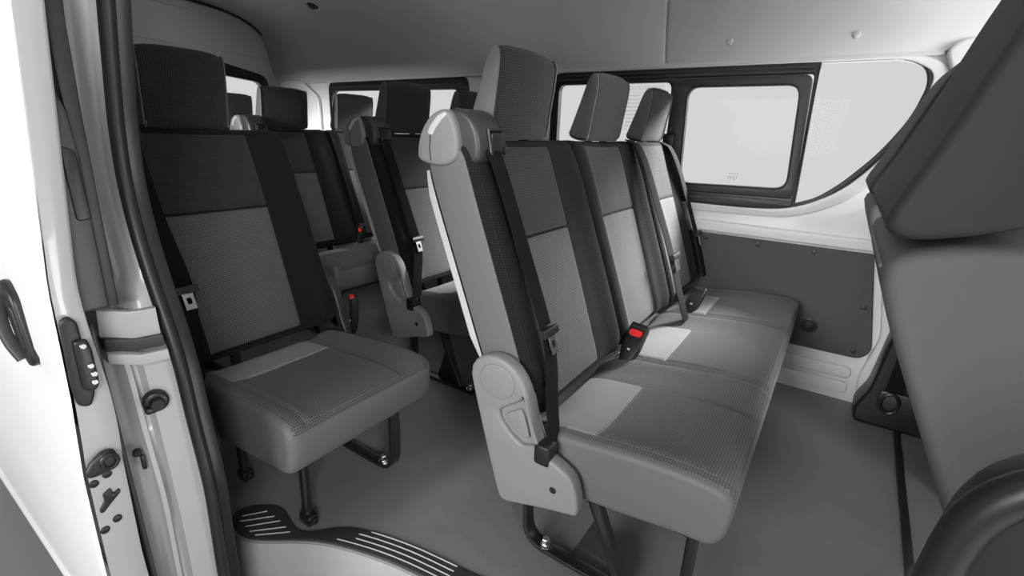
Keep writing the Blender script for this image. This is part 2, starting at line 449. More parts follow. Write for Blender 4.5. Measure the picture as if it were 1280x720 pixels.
def tongue(root, p, d, w=.045):
    """buckle tongue of a seat belt: metal plate with slot in a plastic-topped slider, pointing along d"""
    p = Vector(p); d = Vector(d).normalized(); a = Vector((0, 1, 0)); nn = d.cross(a).normalized()
    def P(u, v, h): return p + a * u + d * v + nn * h
    vs, fs = [], []
    def ring(pts, h0, h1, hole=None):
        k = len(vs); n = len(pts)
        for h in (h0, h1):
            for u, v in pts: vs.append(P(u, v, h))
            for u, v in hole: vs.append(P(u, v, h))
        m = 2 * n
        for i in range(n):
            j = (i + 1) % n
            fs.append((k + i, k + j, k + n + j, k + n + i)); fs.append((k + m + i, k + m + n + i, k + m + n + j, k + m + j))
            fs.append((k + i, k + m + i, k + m + j, k + j)); fs.append((k + n + i, k + n + j, k + m + n + j, k + m + n + i))
    ring([(-w * .28, 0), (w * .28, 0), (w * .28, .05), (-w * .28, .05)], .004, .007, [(-w * .12, .02), (w * .12, .02), (w * .12, .036), (-w * .12, .036)])
    o = link('tongue', mesh(vs, fs), M['steel'], root, 30)
    hd = sweep([P(-w * .62, 0, .004), P(w * .62, 0, .004)], rounded([(-.007, -.010), (.007, -.010), (.007, .010), (-.007, .010)], .004, 2), ref=nn)
    link('slider', hd, M['black'], root)
    return o
def buckle(root, p, d, w=.052, l=.125, red=True, back=False, a=(0, 1, 0)):
    """seat belt buckle on its stalk: tapered body, red press button at the head"""
    p = Vector(p); d = Vector(d).normalized(); a = Vector(a); a = (a - d * a.dot(d)).normalized(); n = a.cross(d).normalized()
    secs = [(0, .62, .62), (.18, .8, .85), (.4, 1, 1), (.9, 1, 1), (1, .92, .8)]
    vs, fs = [], []; m = 16
    for s, sw, st in secs:
        r = rounded([(-w / 2 * sw, -.013 * st), (w / 2 * sw, -.013 * st), (w / 2 * sw, .013 * st), (-w / 2 * sw, .013 * st)], .007, 3)
        m = len(r)
        vs += [p + d * l * s + a * u + n * v for u, v in r]
    for i in range(len(secs) - 1):
        for k in range(m):
            j = (k + 1) % m; fs.append((i * m + k, i * m + j, (i + 1) * m + j, (i + 1) * m + k))
    fs += [tuple(range(m))[::-1], tuple((len(secs) - 1) * m + k for k in range(m))]
    o = link('buckle', mesh(vs, fs), M['black'], root, 50)
    s = -1 if back else 1
    def slab(c, u, v, h0, h1, mt, nm, rr):
        ring = rounded([(-u, -v), (u, -v), (u, v), (-u, v)], rr, 5); k = len(ring)
        vv = [c + a * x + d * y + n * s * h for h in (h0, h1) for x, y in ring]
        ff = [tuple(range(k))[::-1], tuple(range(k, 2 * k))] + [(i, (i + 1) % k, k + (i + 1) % k, k + i) for i in range(k)]
        link(nm, mesh(vv, ff), mt, o, 40)
    if red == 'top':
        slab(p + d * l * .985, w * .34, .003, .0, .0135, M['red'], 'release_button', .002)
    elif red: slab(p + d * l * .74, w * .34, .010, .008, .0165, M['red'], 'release_button', .009)
    slab(p + d * l * .9, w * .42, .002, .008, .0145, M['tread'], 'slot_lip', .001)
    slab(p + d * l * .32, .004, .003, .009, .0145, M['shell'], 'logo_dot', .002)
    link('stalk', bar([p - d * .05, p + d * .012], w * .45, .008, ref=a), M['black'], o)
    return o

MA = dict(bolster=M['knit_bolster'], upper=M['knit_dark'], lower=M['knit_mid'], head=M['knit_head'], headside=M['vinyl'],
          side=M['vinyl'], shell=M['shell'], cush_side=M['vinyl'], cush_top=M['knit_mid'], patch=M['knit_light'])

def bpt(y, z, dx, off=.022):
    """point lying on the front of a backrest at height z"""
    pts = BACK[:7]
    for (x0, z0), (x1, z1) in zip(pts, pts[1:]):
        if z0 <= z <= z1:
            t = (z - z0) / (z1 - z0); return Vector((x0 + (x1 - x0) * t + off + dx, y, z + off * .3))
    return Vector((pts[-1][0] + off + dx, y, z))

def bench(label, dx, ye, heads, group, dy=0, cat='seat', name='bench_seat', near=True):
    """row of joined seats; ye = y edges, first edge is the aisle side with belt tower and recliner cover"""
    root = thing(name, label, cat, (-.3 + dx, (ye[0] + ye[-1]) / 2, 0), group)
    n = len(ye) - 1
    for i in range(n):
        y0, y1 = ye[i] + .003, ye[i + 1] - .003
        backrest(root, y0, y1, y0 + .055, y1 - .135 if i < n - 1 else y1 - .07, dx, 0, MA, True, (-1,) if i == 0 else ())
        headrest(root, heads[i], .125, dx, 0, MA)
        cushion(root, y0, y1, dx, 0, MA, (y0 + .028 if i == 0 else y0 + .025, y1 - .15 if i < n - 1 else y1 - .11), 1 if i == 0 else 0, 1)
    Y = ye[0]
    belt_cap(root, Y - .004, Y + .10, dx, 0, M['cover_dark'], M['cover'])
    recliner(root, Y - .040, Y - .004, dx, 0, M['cover'])
    # aisle belt: tower to tongue, tongue down to its anchor on the recliner cover
    w = .046; yb = Y + .045
    b = link('seat_belt', ribbon([Vector((-.640 + dx, yb + .005, .975)), bpt(yb + .005, .945, dx, .03), bpt(yb + .012, .80, dx, .03), bpt(yb + .02, .66, dx, .028), bpt(yb + .025, .585, dx, .026)], w), M['webbing'], root)
    tongue(b, bpt(yb + .018, .575, dx, .034), (.35, 0, -1))
    b2 = link('lap_belt', ribbon([bpt(yb + .02, .585, dx, .03), bpt(yb + .012, .52, dx, .03), Vector((-.425 + dx, Y + .012, .44)), Vector((-.405 + dx, Y - .008, .385)), Vector((-.40 + dx, Y - .018, .335))], w, n=2), M['webbing'], root)
    link('belt_anchor', box(-.435 + dx, -.395 + dx, Y - .044, Y - .004, .325, .375, .008), M['black'], b2)
    # belts and buckles between the seats
    for i in range(n - 1):
        yj = ye[i + 1]
        if i > 0 or n == 2:
            pass
    if n == 3:
        yj = ye[2] - .012
        b = link('seat_belt', ribbon([Vector((-.665 + dx, yj - .015, .99)), bpt(yj - .025, .955, dx, .035), bpt(yj - .05, .75, dx, .055), bpt(yj - .06, .58, dx, .065), bpt(yj - .065, .47, dx, .065), Vector((-.365 + dx, yj - .068, .385))], .062), M['webbing'], root)
        tongue(b, bpt(yj - .06, .585, dx, .072), (.35, 0, -1), .058)
        b = link('seat_belt', ribbon([Vector((-.675 + dx, ye[3] - .03, .985)), bpt(ye[3] - .028, .95, dx, .03), bpt(ye[3] + .012, .68, dx, .03), bpt(ye[3] + .018, .53, dx, .03), bpt(ye[3] + .015, .42, dx, .03)], .056), M['webbing'], root)
        tongue(b, bpt(ye[3] + .014, .60, dx, .036), (.35, 0, -1))
        buckle(root, (-.425 + dx, ye[1] - .03, .372), (.10, .62, .78), w=.057, red=True, a=(1, -.15, -.1))
        buckle(root, (-.39 + dx, ye[2] + .03, .372), (.15, .75, .65), red=False, a=(1, -.15, -.1))
    elif n == 2:
        buckle(root, (-.42 + dx, ye[1] - .02, .37), (.2, .1, 1), red=True, a=(1, -.4, 0))
        yj = ye[2]
        b = link('seat_belt', ribbon([Vector((-.675 + dx, yj - .04, .985)), bpt(yj - .038, .95, dx, .03), bpt(yj - .02, .68, dx, .03), bpt(yj - .02, .45, dx, .03)], w), M['webbing'], root)
    uframe(root, Y + .055, dx)
    tubeleg(root, -.11 + dx, Y + .065)
    uframe(root, ye[-1] - .12, dx, gusset=False)
    tubeleg(root, -.11 + dx, ye[-1] - .12)
    link('seat_pan', box(-.49 + dx, -.10 + dx, Y + .03, ye[-1] - .03, .245, .275, .01), M['black'], root)
    return root

# ------------------------------------------------------------------ the seats
bench('grey three-place bench nearest the camera with red buckle and pale side cover', 0., [.80, 1.275, 1.755, 2.155], [1.04, 1.545, 2.03], 'rows of van seats')
bench('dark two-place bench directly behind the three-place bench, beyond the aisle', -.89, [1.288, 1.745, 2.165], [1.52, 1.955], 'rows of van seats')
bench('dark two-place bench two rows behind the three-place bench, near the rear window', -1.77, [1.288, 1.745, 2.165], [1.515, 1.955], 'rows of van seats')

def single(label, dx, y0, y1, name='single_seat'):
    root = thing(name, label, 'seat', (-.3 + dx, (y0 + y1) / 2, 0), 'rows of van seats')
    backrest(root, y0, y1, y0 + .055, y1 - .115, dx, 0, MA, True, (-1, 1))
    headrest(root, (y0 + y1) / 2 - .03, .105, dx, 0, MA)
    cushion(root, y0, y1 - .02, dx, 0, MA, (y0 + .045, y1 - .125), 1, 1, .03)
    w = .05
    b = link('seat_belt', ribbon([Vector((-.70 + dx, y0 - .012, .99)), bpt(y0 + .012, .955, dx, .03), bpt(y0 + .02, .8, dx, .034), bpt(y0 + .03, .66, dx, .034), bpt(y0 + .035, .585, dx, .032), bpt(y0 + .01, .46, dx, .034), Vector((-.40 + dx, y0 - .012, .36))], w), M['webbing'], root)
    tongue(b, bpt(y0 + .035, .59, dx, .038), (.35, 0, -1))
    belt_cap(root, y0 - .03, y0 + .05, dx, 0, M['cover_dark'], M['cover_dark'])
    recliner(root, y1 + .0, y1 + .03, dx, 0, M['cover_dark'], 1)
    recliner(root, y0 - .03, y0 + .0, dx, 0, M['cover_dark'])
    buckle(root, (-.415 + dx, y1 + .030, .36), (.1, 0, 1), red='top', w=.045, a=(1, -.6, 0))
    uframe(root, y1 - .07, dx, flip=-1, x0=-1.455 + (dx + .83), gusset=False)
    tubeleg(root, -1.0 + (dx + .83), y0 + .108, lean=.01)
    tubeleg(root, -1.30 + (dx + .83), y0 + .10)
    link('seat_pan', box(-.49 + dx, -.14 + dx, y0 + .03, y1 - .05, .245, .275, .01), M['black'], root)
    return root
single('dark single seat beside the sliding door opening with one red-topped buckle', -.83, .455, .905)
single('dark single seat behind the one at the door opening, mostly hidden by the pillar', -1.74, .455, .905)

# rear bench of four places, far back against the tailgate
def rear_bench():
    dx = -2.62
    ye = [.50, .945, 1.40, 1.86, 2.165]
    root = thing('rear_bench_seat', 'dark rearmost bench in front of the tailgate window', 'seat', (-.3 + dx, 1.33, 0), 'rows of van seats')
    hd = [.72, 1.16, 1.70, 2.03]
    for i in range(4):
        y0, y1 = ye[i] + .003, ye[i + 1] - .003
        backrest(root, y0, y1, y0 + .06, y1 - .06, dx, 0, MA)
        headrest(root, hd[i], .11, dx, 0, MA)
        cushion(root, y0, y1, dx, 0, MA, (y0 + .05, y1 - .05))
    link('seat_pan', box(-.49 + dx, -.10 + dx, .53, 2.13, .245, .275, .01), M['black'], root)
    for y in (.62, 2.05):
        uframe(root, y, dx, gusset=False)
    return root
rear_bench()

# front row seats seen from behind at the right edge
FH = [(x - .018, z + .062) for x, z in [(-.50, 1.075), (-.47, 1.15), (-.45, 1.24), (-.47, 1.32), (-.53, 1.35), (-.60, 1.345), (-.645, 1.31), (-.675, 1.24), (-.705, 1.14), (-.738, 1.03), (-.768, .95), (-.768, .925), (-.74, .915), (-.64, .945), (-.55, 1.00)]]
def front_seat(label, dx, dz, y0, y1, top=1.0):
    root = thing('front_seat', label, 'seat', (-.3 + dx, (y0 + y1) / 2, 0), 'front row seats')
    FB = [(x + (.11 + .03 * (z - .4) if k < 7 else .04 if k == 7 else .04 * max(0, (.93 - z) / .5)), z) for k, (x, z) in enumerate(BACK)]
    lb = Loft(FB, y0, y1, .016, deform=lambda p, n, y, v: .02 * max(0, n.x) * sstep(.6, .9, abs(v)), dx=dx, dz=dz)
    b = link('backrest', lb.body(), M['vinyl_mid'], root, 60)
    i0 = lb.find(1, .935 + dz, (-.9, .3))
    link('seam_piping', tube([lb.at(i0, y0 + .05 + (y1 - y0 - .10) * k / 10, .0005) for k in range(11)], .003, 8, ref=Vector((0, 0, 1))), M['vinyl'], b)
    lo = Loft([(x, .97 + (z - .97) * top) for x, z in FH], y0 - .018, y1 - .04, .014, dx=dx, dz=dz)
    h = link('headrest', lo.body(), M['vinyl_dark'], root, 60)
    cushion(root, y0, y1, dx, dz, MA, (y0 + .06, y1 - .06))
    link('seat_base', box(-.38 + dx, -.14 + dx, y0 + .05, y1 - .03, 0.0, .20, .02), M['black'], root)
    return root
front_seat('charcoal front seat filling the right edge, seen from behind, nearest the camera', .838, -.085, .73, 1.18)
front_seat('far front seat by the white pillar, mostly hidden behind the near front seat', .846, -.105, 1.60, 2.05, .86)

# black padded side panel close to the camera, lower right
def pad():
    y0, y1 = .36, .41
    root = thing('side_guard', 'black rounded plastic guard in the near lower right corner', 'guard', (.25, .385, -.2))
    ax, az = .072, .60
    pts = rounded([(.068, -.188), (.098, .68), (.108, .828), (.31, .855), (.35, -.188)], [0, .3, .075, .05, 0], 10)
    link('panel', plate(pts, (), y0, y1, 'XZ', .014, 3), M['black'], root, 50)
    k = [Vector((p[0], y0, p[1])) for p in pts if p[1] > -.19]
    link('rim', tube([Vector((.068, y0, -.17))] + k[:-1], .012, 12, ref=Vector((0, 1, 0))), M['black'], root, 60)
pad()

# ------------------------------------------------------------------ the van body
WY = 2.22
# far wall with two windows
W1 = rounded([(-1.275, .735), (-1.275, 1.283), (.105, 1.283), (.182, 1.235), (.178, 1.175), (.155, 1.07), (.092, .945), (-.004, .825), (-.148, .748), (-.30, .735)], [.05, .05, .06, .05, .05, .1, .1, .1, .1, .1])
W2 = rounded([(-3.02, .735), (-3.02, 1.283), (-1.81, 1.283), (-1.81, .735)], .06)
wall = plate([(-3.66, -.03), (1.0, -.03), (1.0, .70), (.44, .74), (.42, 1.36), (-3.66, 1.36)], [W1, W2], WY, WY + .05, 'XZ', .008)
struct(link('wall_left', wall, M['white']))
# raised pressings of the white wall: window surround, waist ledge, sill ribs
def ring(outer, inner, d0, d1, bev=.004): return plate(outer, [inner], d0, d1, 'XZ', bev)
big = rounded([(-1.30, .705), (-1.30, 1.30), (.125, 1.30), (.222, 1.25), (.222, 1.17), (.197, 1.05), (.128, .915), (.022, .788), (-.13, .715), (-.30, .705)], [.05, .05, .06, .05, .05, .1, .1, .1, .1, .1])
struct(link('trim_1', ring(big, W1, WY - .012, WY + .002), M['white']))
struct(link('trim_2', plate(rounded([(-1.5, .62), (.19, .62), (.19, .665), (-1.5, .675)], .01), (), WY - .022, WY + .002, 'XZ', .009, 3), M['white']))
for a, b in ((.118, .150), (.058, .092)):
    z0, z1 = (.100, .148) if a > .1 else (.032, .082)
    struct(link('trim_3' if a > .1 else 'trim_4', plate(rounded([(-.45, z0), (.178, z0), (.178, z1), (-.45, z1)], .022), (), WY - .016, WY + .002, 'XZ', .007, 3), M['white']))
# front window: frame, panes, gasket
win = thing('window_1', 'long side window with black sliding frame behind the bench', 'window', (-.5, WY, .735)); win['kind'] = 'structure'
pane_r = rounded([(-1.235, .80), (-1.235, 1.230), (-.690, 1.230), (-.665, .80)], .03)
pane_s = rounded([(-.598, .818), (-.612, 1.206), (-.204, 1.206), (-.184, .826)], .045)
fr_out = rounded([(-1.283, .725), (-1.283, 1.292), (-.152, 1.292), (-.140, .735)], .02)
link('window_frame', plate(fr_out, [pane_r, rounded([(-.665, .79), (-.665, 1.245), (-.165, 1.245), (-.150, .79)], .015)], WY - .004, WY + .03, 'XZ', .004), M['black'], win)
sash = rounded([(-.685, .782), (-.680, 1.243), (-.168, 1.243), (-.150, .786)], .03)
sa = link('sliding_sash', plate(sash, [pane_s], WY - .012, WY + .016, 'XZ', .005), M['cover_dark'], win)
link('sash_seal', plate(rounded([(-.606, .810), (-.620, 1.214), (-.196, 1.214), (-.176, .818)], .05), [pane_s], WY - .015, WY + .01, 'XZ', .003), M['rubber'], sa)
link('sash_latch', join(box(-.690, -.640, WY - .035, WY - .01, .955, 1.02, .006), box(-.668, -.652, WY - .04, WY - .01, 1.02, 1.05, .004)), M['black'], sa)
for z in (1.252, 1.268): link('guide_rail', bar([(-1.24, WY - .008, z), (-.17, WY - .008, z)], .007, .006, ref=Vector((0, 0, 1))), M['cover_dark'], win)
for z in (.762, .778): link('guide_rail', bar([(-1.24, WY - .008, z), (-.16, WY - .008, z)], .006, .006, ref=Vector((0, 0, 1))), M['cover_dark'], win)
G_in = rounded([(-.145, .772), (-.150, 1.283), (.095, 1.283), (.155, 1.253), (.171, 1.20), (.151, 1.10), (.088, .976), (-.008, .857), (-.08, .795)], [.0, .0, .05, .04, .04, .1, .1, .1, .05])
G_out = rounded([(-.155, .748), (-.155, 1.287), (.108, 1.287), (.182, 1.24), (.183, 1.18), (.158, 1.07), (.095, .945), (-.003, .825), (-.10, .760)], [.0, .0, .05, .04, .04, .1, .1, .1, .05])
link('gasket', plate(G_out, [G_in], WY - .006, WY + .02, 'XZ', .004), M['rubber'], win)
gl = join(plate(pane_r, (), WY + .012, WY + .015, 'XZ'), plate(G_in, (), WY + .012, WY + .015, 'XZ'))
link('pane', gl, M['glass'], win, 0)
link('sliding_pane', plate(pane_s, (), WY + .002, WY + .005, 'XZ'), M['glass'], sa, 0)
win2 = thing('window_2', 'rear side window with black frame beyond the two-place benches', 'window', (-2.4, WY, .735)); win2['kind'] = 'structure'
P2 = rounded([(-2.995, .79), (-2.995, 1.235), (-1.875, 1.225), (-1.875, .79)], .045)
link('window_frame', plate(rounded([(-3.03, .725), (-3.03, 1.292), (-1.80, 1.292), (-1.80, .725)], .06), [P2], WY - .006, WY + .03, 'XZ', .004), M['black'], win2)
link('guide_rail', bar([(-2.98, WY - .008, 1.258), (-1.83, WY - .008, 1.250)], .01, .008, ref=Vector((0, 0, 1))), M['cover_dark'], win2)
link('pane', plate(P2, (), WY + .008, WY + .011, 'XZ'), M['glass'], win2, 0)
# notices on the glass
def notice(name, label, x0, x1, z0, z1, y, lines, head):
    r = thing(name, label, 'label', ((x0 + x1) / 2, y, z0))
    link('film', plate(rounded([(x0, z0), (x1, z0), (x1, z1), (x0, z1)], .004), (), y, y + .0008, 'XZ'), M['label'], r, 0)
    link('heading', join(*head), M['ink'], r, 0)
    link('print', join(*lines), M['ink'], r, 0)
def text_mesh(s, size, x, z, y):
    cu = bpy.data.curves.new('t', 'FONT'); cu.body = s; cu.size = size; cu.extrude = .0003
    o = bpy.data.objects.new('t', cu); COL.objects.link(o)
    dg = bpy.context.evaluated_depsgraph_get(); dg.update(); me = bpy.data.meshes.new_from_object(o.evaluated_get(dg))
    bpy.data.objects.remove(o); bpy.data.curves.remove(cu)
    for v in me.vertices: v.co = Vector((x + v.co.x, y - v.co.z, z + v.co.y))
    return me
yl = WY + .0105
# rows of fine print, too small to read, as thin dashes
rows = []
for r in range(9):
    z = 1.178 - r * .016; x = -.885
    rows.append(box(x, x + random.uniform(.05, .09), yl - .0012, yl - .0006, z, z + .0022, 0))
notice('emergency_exit_notice', 'paper notice with dark heading on the rear window pane', -.897, -.725, 1.03, 1.222, yl, rows,
       [text_mesh('SALIDA DE EMERGENCIA', .0140, -.892, 1.204, yl - .001)])
y2 = WY + .001
fr = [box(-.405, -.365, y2 - .001, y2, .868, .8705, 0)]
fr += [box(-.405 + .004 * k * 2, -.402 + .004 * k * 2, y2 - .001, y2, .845 - .004 * (k % 2), .862, 0) for k in range(5)]
tag(recentre(link('glass_marking', join(*fr), M['ink'], None, 0)), 'tiny grey etched marking at the bottom of the sliding pane', 'marking')

# carpeted lower panel with studs
pan = thing('side_trim_panel', 'dark carpeted panel on the white wall under the window', 'panel', (-.6, 2.2, .195))
link('carpet', plate(rounded([(-1.95, .195), (.190, .195), (.222, .235), (.150, .613), (-1.95, .613)], [.02, .03, .03, .005, .02]), (), 2.2, WY - .001, 'XZ', .006), M['carpet'], pan)
for x, z in ((-.243, .594), (-.039, .593), (.160, .408), (.165, .225), (-.45, .594), (-.7, .594)):
    link('stud', disc((x, 2.201, z), (0, -1, 0), .010, .005, 14), M['cover_dark'], pan)
link('round_clip', join(disc((.0, 2.201, .292), (0, -1, 0), .030, .005, 24), disc((.0, 2.196, .292), (0, -1, 0), .019, .006, 24)), M['black'], pan)

# B pillar of the far wall and its black lower trim with the belt anchor
bp_ = plate(rounded([(.215, -.02), (.20, .12), (.235, .30), (.175, .62), (.215, 1.0), (.235, 1.20), (.19, 1.30), (.23, 1.335), (.42, 1.335), (.42, -.02)], .03), (), WY - .035, WY + .01, 'XZ', .012, 3)
struct(link('trim_5', bp_, M['white']))
pt = thing('pillar_trim', 'black lower pillar trim with belt anchor beside the carpeted panel', 'trim', (.35, 2.12, 0))
link('trim_shell', plate(rounded([(.205, .0), (.20, .06), (.232, .14), (.262, .42), (.30, .60), (.52, .60), (.52, .0)], .02), (), 2.06, 2.184, 'XZ', .012, 3), M['black'], pt)
link('ledge', box(.262, .42, 2.045, 2.064, .08, .155, .008), M['cover_dark'], pt)
link('belt', bar([(.315, 2.04, .50), (.305, 2.036, .30), (.298, 2.034, .16)], .05, .004, ref=Vector((1, 0, .0))), M['webbing'], pt)
link('anchor_plate', sweep([Vector((.296 + .026 * math.cos(t), 2.036, .115 + .038 * math.sin(t))) for t in [2 * PI * k / 20 for k in range(20)]], circ(.006, 8), closed=True, ref=Vector((0, 1, 0))), M['black'], pt)

# headliner
RP = [(2.205, 1.30), (2.185, 1.34), (2.165, 1.42), (2.14, 1.55), (2.07, 1.65), (1.90, 1.71), (1.66, 1.74), (1.30, 1.75), (.94, 1.74), (.70, 1.71), (.53, 1.65), (.46, 1.55), (.435, 1.42), (.42, 1.34), (.40, 1.29)]
def roof(x0, x1, inset=0):
    p = chaikin(RP, 2, closed=False); th = .03
    lo = p + []
    vs = []; n = len(p)
    cx = Vector((1.3, 1.35))
    outp = [q + (q - cx).normalized() * th for q in p]
    X = [x0, x0 + .004, x0 + .012, x1 - .012, x1 - .004, x1]; D = [.008, .002, 0, 0, .002, .008]
    for x, d in zip(X, D):
        for q in p: r = q + (q - cx).normalized() * d; vs.append((x, r.x, r.y))
    fs = [(j * n + i, j * n + i + 1, (j + 1) * n + i + 1, (j + 1) * n + i) for j in range(len(X) - 1) for i in range(n - 1)]
    k = len(vs)
    for x in (x0, x1):
        for q in outp: vs.append((x, q.x, q.y))
    fs += [(k + i, k + n + i, k + n + i + 1, k + i + 1) for i in range(n - 1)]
    fs += [(i, i + 1, k + i + 1, k + i) for i in range(n - 1)] + [((len(X) - 1) * n + i, k + n + i, k + n + i + 1, (len(X) - 1) * n + i + 1) for i in range(n - 1)]
    fs += [(j * n, (j + 1) * n, k + n, k) for j in ()]
    return mesh(vs, fs)
struct(link('ceiling', roof(-3.66, -.722), M['liner'], None, 50))
struct(link('ceiling', roof(-.722, .95), M['liner'], None, 50))
# rail under the headliner edge (cant rail)
struct(link('trim_6', bar([(-3.6, 2.212, 1.297), (.19, 2.212, 1.297)], .02, .014, ref=Vector((0, 0, 1))), M['liner']))
for k, (x, z, y) in enumerate(((-.47, 1.365, 2.178), (-.06, 1.36, 2.179), (-1.23, 1.345, 2.183))):
    tag(recentre(link('headliner_button', disc((x, y + .003, z), (0, -1, 0), .011, .007, 16), M['liner'])), ['pale headliner button above the sliding window pane', 'pale headliner button above the curved front glass', 'pale headliner button above the rearmost end of the long window'][k], 'button', 'headliner buttons')
lp = recentre(link('ceiling_plug', join(disc((-2.80, 1.985, 1.690), (0, -.35, -.9), .035, .012, 20), disc((-2.80, 1.98, 1.679), (0, -.35, -.9), .02, .012, 16)), M['cover_dark']))
tag(lp, 'small dark round plug in the ceiling near the tailgate', 'plug')

# tailgate
HX = -3.6
arch = [(.40, .55), (.40, 1.30), (.43, 1.45), (.50, 1.60), (.66, 1.70), (.95, 1.745), (1.30, 1.755), (1.65, 1.745), (1.95, 1.712), (2.13, 1.62), (2.20, 1.50), (2.27, 1.36), (2.27, .55)]
arch = chaikin(arch, 2)
rwin = rounded([(.56, .80), (.56, 1.27), (.80, 1.315), (1.30, 1.325), (1.80, 1.315), (2.08, 1.29), (2.10, .80)], .05)
tail = thing('door_2', 'grey painted tailgate with arched top panel and rear window', 'tailgate', (HX, 1.3, 0)); tail['kind'] = 'structure'
link('gate_panel', plate(arch, [rwin], HX - .06, HX - .01, 'YZ', .008), M['hatch'], tail)
link('lower_panel', box(HX - .06, HX - .01, .40, 2.27, 0, .60, .01), M['hatch'], tail)
emb = chaikin([(.55, 1.44), (.60, 1.56), (.80, 1.66), (1.30, 1.69), (1.75, 1.675), (2.02, 1.61), (2.15, 1.52), (2.14, 1.465), (2.0, 1.455), (1.30, 1.475)], 2)
link('pressed_panel', plate(emb, (), HX - .012, HX - .002, 'YZ', .006, 3), M['hatch'], tail)
link('window_trim', plate(rounded([(.50, .74), (.50, 1.31), (.80, 1.385), (1.30, 1.405), (1.80, 1.395), (2.12, 1.335), (2.15, .74)], .06), [rwin], HX - .012, HX + .012, 'YZ', .006), M['vinyl_dark'], tail)
link('rear_pane', plate(rwin, (), HX - .03, HX - .025, 'YZ'), M['glass'], tail, 0)
seal2 = [Vector((HX + .02, p[0], p[1])) for p in chaikin([(2.25, .3), (2.245, 1.36), (2.185, 1.50), (2.115, 1.615), (1.94, 1.70), (1.65, 1.73), (1.3, 1.74), (.95, 1.73), (.67, 1.69), (.52, 1.60), (.44, 1.45), (.42, 1.30), (.42, .3)], 2, closed=False)]
struct(link('trim_7', tube(seal2, .010, 8, ref=Vector((1, 0, 0))), M['rubber'], None, 60))
# D pillar, white
struct(link('trim_8', plate(rounded([(-3.56, 0), (-3.56, 1.31), (-3.30, 1.31), (-3.12, 1.20), (-3.10, .0)], .04), (), WY - .03, WY, 'XZ', .01, 3), M['white']))
struct(link('trim_9', plate(rounded([(-1.70, .615), (-1.70, 1.30), (-1.40, 1.30), (-1.40, .615)], .03), (), WY - .02, WY + .001, 'XZ', .008, 3), M['white']))

# near side wall (behind the door opening) with window
nh = rounded([(-3.0, .74), (-3.0, 1.25), (-1.85, 1.25), (-1.85, .74)], .06)
struct(link('wall_right', plate([(-3.66, -.03), (-1.25, -.03), (-1.25, 1.36), (-3.66, 1.36)], [nh], .355, .385, 'XZ', .006), M['jamb']))
struct(link('window_3', plate(nh, (), .365, .369, 'XZ'), M['glass'], None, 0))
struct(link('wall_right', plate(rounded([(.50, -.25), (.47, .4), (.50, .8), (.44, 1.36), (.74, 1.36), (.78, .74), (1.0, .74), (1.0, -.25)], .02), (), .30, .36, 'XZ', .012, 3), M['white']))
# dark inner lining of that wall
struct(link('trim_10', plate([(-1.80, .0), (-1.24, .0), (-1.24, 1.30), (-1.80, 1.30)], (), .380, .395, 'XZ', .004), M['black']))

# rear post of the door opening: painted jamb, rail, weather strip
SX = [(-.25, -.92), (.08, -.916), (.339, -.894), (.44, -.913), (.604, -.925), (.73, -.978), (.855, -1.007), (.962, -1.0), (1.06, -.968), (1.166, -.931), (1.3, -.88), (1.40, -.85)]
def sx(z):
    for (a, b), (c, d) in zip(SX, SX[1:]):
        if a <= z <= c: return b + (d - b) * (z - a) / (c - a)
    return SX[0][1] if z < SX[0][0] else SX[-1][1]
_sx = sx
def sx(z): return sum(_sx(z + d * .02) for d in range(-3, 4)) / 7
ZS = [-.185 + k * .02 for k in range(79)]
def jamb():
    prof = [(0, .335), (-.004, .318), (-.010, .300), (-.018, .276), (-.034, .270), (-.036, .264), (-.022, .259), (-.024, .252), (-.045, .245), (-.048, .238), (-.050, .222), (-.062, .214), (-.068, .205), (-.12, .203)]
    vs, fs = [], []; n = len(prof)
    for z in ZS:
        for k, (a, y) in enumerate(prof):
            w = .010 * math.exp(-((z - .33) / .10) ** 2) * (1 if 2 <= k <= 4 else 0)
            yy = y if k == 0 else .335 - (.335 - y) * (1 - .36 * sstep(.70, .74, z))
            vs.append((sx(z) - .02 + a - w, yy, z))
    fs = [(j * n + i, j * n + i + 1, (j + 1) * n + i + 1, (j + 1) * n + i) for j in range(len(ZS) - 1) for i in range(n - 1)]
    return mesh(vs, fs)
struct(link('trim_11', jamb(), M['jamb'], None, 50))
rl = thing('door_rail', 'pale horizontal sliding door rail across the grey door post', 'rail', (-.9, .26, .61))
link('rail_face', bar([(sx(.66) + .0, .306, .668), (sx(.66) - .01, .27, .668), (sx(.66) - .03, .238, .676), (sx(.66) - .10, .238, .68)], .05, .014, ref=Vector((0, 0, 1))), M['jamb'], rl)
link('rail_slot', bar([(sx(.63) - .004, .306, .634), (sx(.63) - .014, .27, .634), (sx(.63) - .03, .238, .640), (sx(.63) - .10, .238, .645)], .022, .014, ref=Vector((0, 0, 1))), M['tread'], rl)
link('rail_lip', bar([(sx(.61) + .0, .306, .610), (sx(.61) - .008, .27, .610), (sx(.61) - .03, .238, .618), (sx(.61) - .10, .238, .622)], .02, .018, ref=Vector((0, 0, 1))), M['jamb'], rl)
ws = thing('weather_strip', 'black rubber weather strip along the rear edge of the door opening', 'seal', (-.85, .34, -.2))
link('bulb', tube([Vector((sx(z) - .012, .322, z)) for z in ZS], .0115, 12, ref=Vector((0, 1, 0))), M['rubber'], ws, 60)
link('inner_lip', bar([Vector((sx(z) - .020, .341, z)) for z in ZS], .026, .016, ref=Vector((0, 1, 0))), M['black'], ws, 60)
